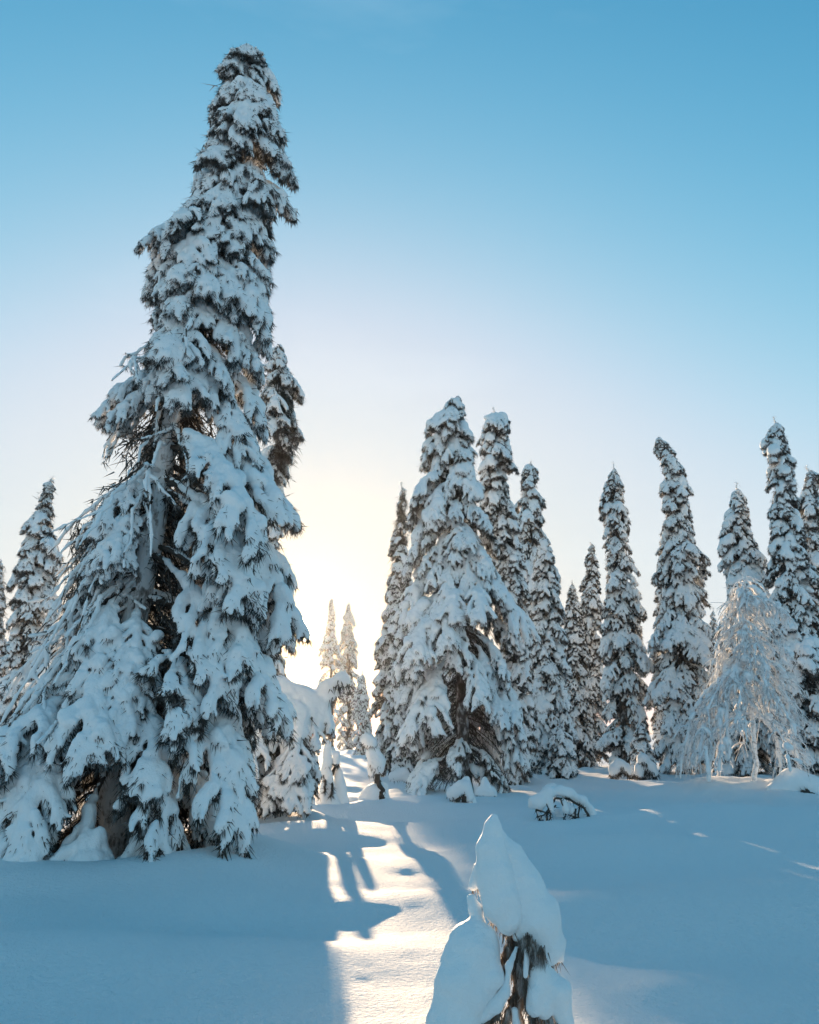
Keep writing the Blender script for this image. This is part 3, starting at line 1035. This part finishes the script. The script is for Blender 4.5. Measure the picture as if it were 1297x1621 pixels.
def add_boughs(root, items, separate=True):
    """extra boughs hung on a thing: (px, py, Y, azimuth, scale, class)"""
    for i, (px, py, Y, phi, s_, key) in enumerate(items):
        v = CLASSES[key][i % len(CLASSES[key])]
        o = obj('bough', v['m_bough'], root, P(px, py, Y) - np.array(root.location))
        o.rotation_euler = (0, 0.15, phi)
        o.scale = (s_, s_, s_)
        obj('snow_load', v['m_snow'], o)


# foreground sapling
FY = 4.7
snow_thing('snowy_sapling', 'knee-high sapling under a pointed snow hood, closest to the camera', 'sapling', FY, (800, 1700),
           [[(783, 1293, 0, 4, 780, 1312, 0, 12), (780, 1312, 0, 12, 776, 1345, 0, 24), (776, 1345, 0, 24, 782, 1385, 0, 32), (782, 1385, 0, 32, 795, 1430, -.02, 32), (757, 1375, .05, 10, 748, 1403, .06, 9),
             (795, 1430, -.03, 30, 806, 1456, -.05, 20), (800, 1445, -.05, 14, 806, 1470, -.05, 8)],
            [(788, 1318, .06, 12, 802, 1355, .06, 24), (802, 1355, .06, 24, 826, 1410, .06, 36), (826, 1410, .06, 34, 848, 1460, .03, 38), (848, 1460, .03, 38, 866, 1500, .02, 28), (862, 1440, .06, 24, 880, 1490, .05, 16), (880, 1490, .05, 16, 888, 1518, .05, 8), (826, 1470, -.02, 16, 820, 1484, -.04, 8), (850, 1490, -.02, 20, 852, 1516, -.03, 10)],
            [(748, 1424, 0, 7, 752, 1440, 0, 9), (752, 1440, 0, 8, 756, 1455, 0, 10)],
            [(756, 1456, 0, 14, 748, 1500, -.04, 36), (748, 1500, -.04, 40, 732, 1560, -.08, 42), (732, 1560, -.08, 42, 718, 1620, -.10, 40), (718, 1620, -.10, 40, 708, 1690, -.1, 50),
             (765, 1490, -.05, 22, 778, 1548, -.10, 20), (778, 1548, -.10, 20, 772, 1580, -.10, 12), (745, 1590, -.12, 24, 752, 1625, -.12, 10)],
            [(862, 1540, -.03, 16, 884, 1568, -.05, 22), (884, 1568, -.05, 22, 896, 1620, -.05, 14), (852, 1540, -.08, 14, 846, 1596, -.1, 12), (866, 1560, -.06, 18, 862, 1602, -.08, 10)],
            [(818, 1500, -.08, 6, 806, 1530, -.12, 7), (806, 1530, -.12, 7, 800, 1570, -.13, 7), (800, 1570, -.13, 7, 786, 1592, -.13, 8), (786, 1592, -.13, 8, 762, 1610, -.12, 8)],
            [(846, 1498, -.06, 4, 848, 1532, -.08, 4)], [(874, 1518, 0, 5, 877, 1545, 0, 4)], [(834, 1505, -.1, 3, 832, 1545, -.12, 4)],
            [(816, 1600, -.08, 7, 820, 1660, -.08, 10), (842, 1640, -.1, 8, 838, 1690, -.1, 10)]],
           [[(806, 1420, .03, 4), (815, 1500, 0, 8), (822, 1600, 0, 11), (826, 1700, 0, 14)], [(812, 1470, 0, 4), (795, 1560, -.08, 5), (770, 1640, -.12, 4)],
            [(815, 1480, 0, 4), (850, 1540, -.03, 4), (880, 1640, -.08, 4)], [(835, 1485, -.12, 1.2), (858, 1508, -.14, 1)], [(818, 1560, 0, 4), (800, 1620, -.05, 5), (772, 1690, -.1, 4)],
            [(820, 1540, .05, 4), (850, 1590, .1, 5), (876, 1670, .1, 4)], [(822, 1520, -.05, 3), (835, 1570, -.08, 4), (848, 1650, -.08, 4)], [(818, 1470, -.02, 3), (828, 1500, -.06, 3), (842, 1530, -.08, 3)],
            [(806, 1500, -.02, 3), (790, 1540, -.02, 3), (785, 1600, -.02, 3)]],
           vox=0.0095, k=0.010, noise=((6, 0.013), (15, 0.007), (38, 0.0035)), spike=70, seed=1, slen=(0.03, 0.09), swid=(0.002, 0.004), stem_spikes=260, mat=M_SNOW_NEAR, spike_nz=-0.75, frayed=True)

BY = 16.0
arch = snow_thing('bent_spruce', 'young spruce bowed into a snow-covered arch with a curled raised tip', 'spruce', BY, (440, 1285),
                  [[(408, 1100, 0, 14, 440, 1092, 0, 20), (440, 1092, 0, 20, 480, 1108, 0, 22), (480, 1108, 0, 22, 506, 1122, 0, 17), (496, 1102, 0, 9, 522, 1086, 0, 11), (522, 1086, 0, 11, 540, 1075, 0, 11), (540, 1075, 0, 11, 546, 1078, 0, 9),
                    (506, 1114, 0, 7, 526, 1100, 0, 9), (526, 1100, 0, 9, 530, 1098, 0, 9), (416, 1120, -.1, 20, 412, 1150, -.2, 18), (446, 1118, -.15, 24, 438, 1160, -.25, 18), (470, 1130, -.18, 22, 474, 1158, -.25, 18),
                    (496, 1130, -.05, 16, 502, 1152, -.05, 12), (512, 1130, 0, 12, 524, 1148, 0, 8), (412, 1150, -.2, 12, 408, 1182, -.22, 8), (434, 1158, -.28, 11, 430, 1186, -.3, 7), (450, 1160, -.28, 10, 453, 1196, -.3, 7), (470, 1156, -.28, 11, 466, 1178, -.3, 7),
                    (484, 1156, -.2, 9, 488, 1180, -.2, 6), (524, 1148, 0, 7, 528, 1164, 0, 5)]],
                  [[(445, 1285, 0, 7), (440, 1200, 0, 7), (440, 1120, 0, 6), (470, 1108, 0, 4)]], vox=0.024, k=0.022, noise=((5, 0.03), (14, 0.014)), spike=600, seed=10, slen=(0.10, 0.32), swid=(0.008, 0.018), stem_spikes=120)
add_boughs(arch, [(470, 1195, BY - .05, -1.4, 0.85, 'medium'), (480, 1190, BY + .05, -1.5, 0.75, 'medium'), (478, 1175, BY + .1, -1.8, 0.75, 'medium'), (455, 1205, BY + .1, -1.7, 0.75, 'medium'), (475, 1215, BY, -1.6, 0.5, 'medium'), (465, 1222, BY + .1, 1.2, 0.5, 'medium'), (440, 1215, BY + .1, -2.0, 0.6, 'medium'), (470, 1205, BY + .2, 1.4, 0.6, 'medium'), (475, 1180, BY + .25, 1.5, 0.9, 'medium'), (425, 1215, BY + .2, 2.2, 0.6, 'medium'),
                  (430, 1165, BY - .1, -1.9, 0.75, 'medium'), (465, 1160, BY - .1, -1.2, 0.8, 'medium'), (488, 1140, BY, -0.9, 0.5, 'medium'), (415, 1170, BY, -2.6, 0.8, 'medium'),
                  (450, 1190, BY - .1, -1.5, 0.7, 'medium'), (472, 1190, BY, -1.5, 0.6, 'medium'), (425, 1200, BY, -2.2, 0.7, 'medium'), (500, 1130, BY + .3, 0.3, 0.4, 'short'),
                  (440, 1150, BY + .3, 1.6, 1.0, 'medium'), (462, 1160, BY + .3, 1.3, 0.9, 'medium'), (412, 1140, BY + .2, 2.9, 0.9, 'medium'), (508, 1135, BY, 0.0, 0.5, 'short')])

SG = 'small saplings buried in snow'
snow_thing('snowy_sapling', 'twin-headed little snow-coated sapling by the bowed spruce', 'sapling', 19.4, (522, 1276),
           [[(519, 1177, 0, 5, 519, 1206, 0, 8), (519, 1206, 0, 8, 516, 1222, 0, 9)], [(532, 1195, 0, 6, 533, 1206, 0, 7)], [(520, 1226, 0, 8, 519, 1250, 0, 12), (519, 1250, 0, 12, 520, 1275, 0, 22)],
            [(536, 1222, .1, 7, 540, 1270, .1, 13)]],
           [[(520, 1275, 0, 4), (520, 1230, 0, 4), (519, 1190, 0, 3)], [(522, 1240, 0, 3), (533, 1205, 0, 2)], [(515, 1235, -.25, 2), (514, 1255, -.3, 2)], [(526, 1240, -.25, 2), (524, 1262, -.32, 2)]],
           vox=0.022, k=0.02, spike=60, seed=20, group=SG, stem_spikes=30, noise=((6, 0.02), (16, 0.006)))
snow_thing('snowy_sapling', 'little sapling with a tilted round snow head like a snowman', 'sapling', 20.0, (594, 1275),
           [[(581, 1171, 0, 10, 588, 1176, 0, 11)], [(592, 1194, 0, 12, 597, 1206, 0, 14), (597, 1206, 0, 14, 600, 1217, 0, 10), (588, 1216, 0, 7, 589, 1224, 0, 6)], [(600, 1242, .05, 7, 592, 1262, 0, 20), (592, 1262, 0, 20, 588, 1280, 0, 32)],
            [(607, 1245, .1, 7, 610, 1275, .1, 10)]],
           [[(602, 1282, 0, 4), (598, 1240, -.05, 5), (596, 1200, 0, 4), (590, 1176, 0, 2)], [(600, 1235, -.1, 4), (607, 1270, -.25, 5)]],
           vox=0.022, k=0.02, spike=70, seed=30, group=SG, stem_spikes=60, noise=((6, 0.02), (16, 0.006)))
snow_thing('snowy_sapling', 'drooping round-headed sapling in front of the hooded broad spruce', 'sapling', 21.0, (735, 1290),
           [[(718, 1256, 0, 11, 733, 1247, 0, 12), (733, 1247, 0, 12, 743, 1262, 0, 8), (738, 1235, .1, 6, 740, 1250, .1, 8)], [(745, 1265, .1, 9, 748, 1285, .1, 14)], [(722, 1275, 0, 7, 720, 1288, 0, 9)]],
           [[(736, 1290, 0, 4), (735, 1260, -.1, 4)], [(735, 1255, 0, 3), (722, 1268, -.1, 3)]], vox=0.025, k=0.02, spike=80, seed=40, group=SG, noise=((6, 0.02), (16, 0.006)))
snow_thing('snowy_sapling', 'tiny peaked sapling against the foot of the hooded broad spruce', 'sapling', 22.5, (768, 1262),
           [[(768, 1234, 0, 5, 768, 1250, 0, 10), (760, 1255, 0, 8, 778, 1256, 0, 9)]], [[(768, 1264, 0, 3), (768, 1240, 0, 3)]], vox=0.03, k=0.02, spike=120, seed=44, group=SG)
snow_thing('bent_sapling', 'sapling bowed over in a snowy arch with bare dark twigs touching the snow', 'sapling', 16.0, (880, 1310),
           [[(845, 1270, 0, 10, 852, 1270, 0, 14), (860, 1262, 0, 9, 872, 1254, 0, 9), (872, 1254, 0, 9, 886, 1252, 0, 7), (886, 1252, 0, 8, 902, 1257, 0, 9), (906, 1260, 0, 6, 922, 1268, 0, 8),
             (922, 1268, 0, 7, 934, 1281, 0, 5), (934, 1281, 0, 6, 947, 1302, 0, 4), (947, 1302, 0, 3, 964, 1332, 0, 3), (870, 1268, -.05, 6, 873, 1284, -.1, 4), (892, 1268, -.05, 5, 897, 1282, -.1, 5)],
            [(906, 1282, -.1, 5, 913, 1302, -.1, 6), (913, 1302, -.1, 5, 910, 1318, -.1, 4)], [(864, 1302, .05, 3, 862, 1316, .05, 9)],
            [(922, 1330, -.1, 6, 910, 1335, -.1, 10)], [(932, 1318, -.05, 5, 944, 1332, -.1, 5)], [(884, 1288, .3, 7, 888, 1316, .3, 12)], [(852, 1288, -.05, 4, 858, 1296, -.05, 4)]],
           [[(865, 1318, 0, 2), (866, 1285, 0, 2), (880, 1264, -.05, 2), (902, 1266, -.1, 2)], [(900, 1264, -.1, 2), (925, 1280, -.15, 2), (940, 1302, -.15, 2), (966, 1336, -.2, 2)], [(946, 1310, -.2, 1.3), (926, 1314, -.2, 1.3), (920, 1332, -.2, 1.2)],
            [(848, 1282, -.1, 1.5), (866, 1287, -.1, 1.5), (880, 1275, -.1, 1.2)], [(912, 1280, -.15, 1.5), (910, 1300, -.18, 1.5), (916, 1318, -.18, 1.5)], [(945, 1318, -.2, 1.2), (955, 1334, -.25, 1.2)], [(918, 1272, -.12, 1.2), (915, 1295, -.15, 1.2)],
            [(862, 1266, -.1, 1.2), (872, 1286, -.12, 1.2), (870, 1302, -.12, 1)], [(888, 1265, -.12, 1.2), (896, 1288, -.14, 1.2), (890, 1304, -.14, 1)], [(900, 1290, -.16, 1), (922, 1296, -.18, 1), (936, 1312, -.2, 1)], [(930, 1290, -.15, 1), (928, 1310, -.2, 1), (938, 1332, -.2, 1)],
            [(876, 1272, -.1, 1), (862, 1290, -.14, 1), (850, 1294, -.14, 1)]],
           vox=0.018, k=0.014, spike=20, seed=50, group=SG, stem_spikes=4, noise=((6, 0.03), (16, 0.010)))
snow_thing('snowy_sapling', 'domed snow-covered sapling at the foot of the fork-tipped spruce', 'sapling', 33.0, (983, 1226),
           [[(980, 1206, 0, 9, 984, 1208, 0, 9), (974, 1216, 0, 8, 972, 1226, 0, 6), (992, 1214, 0, 9, 996, 1226, 0, 6)]], [[(983, 1226, 0, 3), (982, 1210, 0, 2)]], vox=0.045, k=0.03, spike=260, seed=60, group=SG, noise=((3, 0.08), (9, 0.03)), slen=(0.1, 0.3), swid=(0.01, 0.02))
snow_thing('snowy_sapling', 'domed snow-covered sapling right beside the taller snow-capped young spruce', 'sapling', 33.0, (1022, 1226),
           [[(1018, 1203, 0, 8, 1022, 1206, 0, 9), (1012, 1216, 0, 7, 1012, 1226, 0, 6), (1030, 1212, 0, 9, 1036, 1226, 0, 6)]], [[(1022, 1226, 0, 3), (1022, 1208, 0, 2)]], vox=0.045, k=0.03, spike=260, seed=64, group=SG, noise=((3, 0.09), (9, 0.03)), slen=(0.1, 0.3), swid=(0.01, 0.02))
spruce('young snow-capped spruce behind the two domed saplings', 34.5, [(1146, 1008, 1020), (1175, 1002, 1032), (1226, 998, 1040)], None, 'young snow-capped spruces', seed=35)
snow_thing('snow_mound', 'smooth low snow mound over a buried bush, right of the birch', 'snow mound', 22.5, (1262, 1262),
           [[(1228, 1256, 0, 14, 1256, 1242, 0, 22), (1256, 1242, 0, 22, 1285, 1250, 0, 20), (1285, 1250, 0, 20, 1320, 1262, 0, 14)]],
           [[(1270, 1252, -.5, 2), (1292, 1258, -.55, 2)], [(1278, 1250, -.5, 2), (1286, 1262, -.5, 2)]], vox=0.05, k=0.06, spike=40, seed=70, noise=((2, 0.05),))
for px, py, Y, r, seed_, lab in ((630, 1226, 30, 9, 80, 'round snow lump left of the hooded broad spruce'), (870, 1248, 24, 8, 83, 'flat snow lump below the young capped spruce'),
                                 (478, 1262, 19, 8, 86, 'small snow lump in the sunlit gap under the bowed spruce'), (492, 1288, 17.0, 5, 89, 'tiny round-topped snow lump in the sunlit gap')):
    snow_thing('snow_mound', lab, 'snow mound', Y, (px, py + 6), [[(px - r, py + r * .4, 0, r * .8, px + r, py, 0, r), (px + r, py, 0, r, px + 2 * r, py + r, 0, r * .7)]], [], vox=0.03, k=0.03, spike=30, seed=seed_, group='low snow lumps')


# ------------------------------------------------------------------ frosted birch
def birch(label, Y, seed):
    rng = np.random.default_rng(seed)
    b0 = P(1190, 1262, Y)
    O = np.array([b0[0], Y, gz(b0[0], Y) - 0.03])
    root = thing('birch_tree', label, 'birch', tuple(O))
    tp = np.array([P(x, y, Y) for x, y in ((1196, 1268), (1195, 1180), (1188, 1100), (1184, 1020), (1180, 960), (1176, 905))]) - O
    tt = np.linspace(0, 5, 24)
    tp = np.stack([np.interp(tt, np.arange(6), tp[:, j]) for j in range(3)], 1) + rng.normal(0, 0.015, (24, 3))
    obj('trunk', mk_mesh('trunk', [(*tube(tp, np.linspace(0.085, 0.02, 24), 8), 0)], [M_RIME]), root)
    top = tp[-1][2]

    def limb(p0, phi, reach, drop, thick, nsub, caps_on, flat=0.05, ex=0.9, dx=1.5):
        n = 9
        q = np.linspace(0, 1, n)[:, None]
        dv = np.array([math.cos(phi), math.sin(phi), 0])
        path = p0 + dv * reach * np.sin(q * math.pi / 2) ** ex + np.array([0, 0, 1.0]) * (flat * reach * np.sin(q * math.pi) - drop * q ** dx)
        path[1:] += np.cumsum(rng.normal(0, 0.045, (n - 1, 3)), 0)
        path[:, 2] = np.maximum(path[:, 2], 0.03)
        parts = [(*tube(path, np.linspace(thick, thick * 0.35, n), 5), 0)]
        caps = []
        for i in range(n - 1):
            if rng.random() < caps_on * 0.75:
                r_ = max(0.03, thick * rng.uniform(0.9, 1.9))
                caps.append((path[i] + [0, 0, r_ * .5], path[i + 1] + [0, 0, r_ * .5], r_, r_ * 0.9))
        for i in range(1, n - 1):
            if rng.random() < 0.16 * (caps_on > 0):
                r_ = rng.uniform(0.06, 0.12)
                caps.append((path[i] + [0, 0, r_ * .4], path[i] + rng.normal(0, 0.04, 3) + [0, 0, r_ * .2], r_, r_ * 0.9))
        for s in range(nsub):
            i = rng.integers(1, n - 1)
            m = 6
            pp = [path[i]]
            d = dv * rng.uniform(0.1, 0.7) + np.array([-dv[1], dv[0], 0]) * rng.normal(0, 0.7) + np.array([0, 0, rng.uniform(-0.2, 0.3)])
            ln = rng.uniform(0.35, 1.0)
            for k in range(m - 1):
                d = d / np.linalg.norm(d) + np.array([0, 0, -0.42]) + rng.normal(0, 0.16, 3)
                pp.append(pp[-1] + d / np.linalg.norm(d) * ln / m)
            pp = np.array(pp)
            pp[:, 2] = np.maximum(pp[:, 2], 0.02)
            parts.append((*tube(pp, np.linspace(0.027, 0.011, m), 4), 0))
            if rng.random() < caps_on * 0.5:
                j = rng.integers(0, m - 2)
                r_ = rng.uniform(0.03, 0.055)
                caps.append((pp[j] + [0, 0, r_ * .4], pp[j + 1] + [0, 0, r_ * .4], r_, r_))
            for w in range(4):
                j = rng.integers(1, m - 1)
                d2 = (pp[j + 1] - pp[j]) / np.linalg.norm(pp[j + 1] - pp[j]) + rng.normal(0, 0.5, 3)
                p2 = pp[j] + np.linspace(0, 1, 3)[:, None] * d2 * rng.uniform(0.1, 0.25) + np.array([[0, 0, 0], [0, 0, -.02], [0, 0, -.07]])
                parts.append((*tube(p2, [0.011, 0.009, 0.006], 3), 0))
        o = obj('branch', mk_mesh('branch', parts, [M_RIME]), root)
        if caps:
            V, Q = snow_sdf(caps, 0.028, 0.02, ((7, 0.022), (17, 0.012)), int(rng.integers(1e6)))
            for V_, Q_ in components(V, Q, 24):
                obj('snow_load', mk_mesh('snow_load', [(V_, Q_, 0)], [M_SNOW]), o)

    # silhouette: half width left / right (m) against height fraction
    hz = np.array([0, 0.12, 0.35, 0.55, 0.65, 0.85, 1.0])
    left = np.array([2.05, 2.0, 1.55, 0.75, 0.5, 0.35, 0.1])
    right = np.array([1.3, 1.3, 1.25, 1.1, 1.0, 0.7, 0.1])
    nb_ = 64
    for i in range(nb_):
        f = 0.30 + 0.66 * ((i + rng.uniform(0, 1)) / nb_) ** 0.95
        z0 = f * top
        p0 = np.array([np.interp(z0, tp[:, 2], tp[:, 0]), np.interp(z0, tp[:, 2], tp[:, 1]), z0])
        phi = i * 2.39996 + rng.normal(0, 0.3)
        drop = min(z0 * 0.95, rng.uniform(0.8, 2.2) * (0.4 + 1.0 * (1 - f)))
        zt_ = (z0 - drop) / top
        c_ = math.cos(phi)
        rx = np.interp(zt_, hz, right if c_ > 0 else left)
        reach = (abs(c_) * rx + (1 - abs(c_)) * 0.5 * (np.interp(zt_, hz, left) + np.interp(zt_, hz, right))) * rng.uniform(0.7, 1.0)
        limb(p0, phi, reach, drop, 0.02 + 0.02 * (1 - f), int(6 + 9 * (1 - f)), 0.5)
    # the long bowed limbs of the left flank
    for k in range(9):
        z0 = top * rng.uniform(0.5, 0.62)
        p0 = np.array([np.interp(z0, tp[:, 2], tp[:, 0]), 0, z0])
        limb(p0, math.pi + rng.normal(0, 0.55), rng.uniform(1.3, 2.1), z0 * rng.uniform(0.8, 0.97), rng.uniform(0.03, 0.05), 16, 0.8, 0.02, 1.0, rng.uniform(1.2, 1.7))
    # stiff bare crown twigs
    for k in range(16):
        z0 = top * rng.uniform(0.78, 1.0)
        p0 = np.array([np.interp(z0, tp[:, 2], tp[:, 0]), 0, z0])
        limb(p0, rng.uniform(0, 6.28), rng.uniform(0.2, 0.55), -rng.uniform(0.0, 0.25), 0.018, 2, 0.0, 0.0)
    return root


birch('frosted bare birch with drooping white branches reaching the snow', 23.5, 3)
# ------------------------------------------------------------------ cold air glowing towards the sun
HAZE = 0.00010
if HAZE:
    mh = bpy.data.materials.new('frosty_air')
    mh.use_nodes = True
    th = mh.node_tree
    th.nodes.remove(th.nodes['Principled BSDF'])
    pv = th.nodes.new('ShaderNodeVolumePrincipled')
    pv.inputs['Color'].default_value = (0.97, 0.97, 0.97, 1)
    pv.inputs['Density'].default_value = HAZE
    pv.inputs['Anisotropy'].default_value = 0.85
    th.links.new(pv.outputs[0], th.nodes['Material Output'].inputs['Volume'])
    zlo = min((v.co.z for v in g.data.vertices)) - 1.0
    X0, X1, Z0, Z1 = -640, 640, zlo, 22.0
    hv = np.array([(x, y, z) for x in (X0, X1) for y in (X0, X1) for z in (Z0, Z1)], float)
    hq = np.array([(0, 1, 3, 2), (4, 6, 7, 5), (0, 4, 5, 1), (2, 3, 7, 6), (0, 2, 6, 4), (1, 5, 7, 3)])
    ho = obj('haze', mk_mesh('haze', [(hv, hq, 0)], [mh], smooth=False))
    ho['kind'] = 'stuff'
print('objects', len(bpy.data.objects))
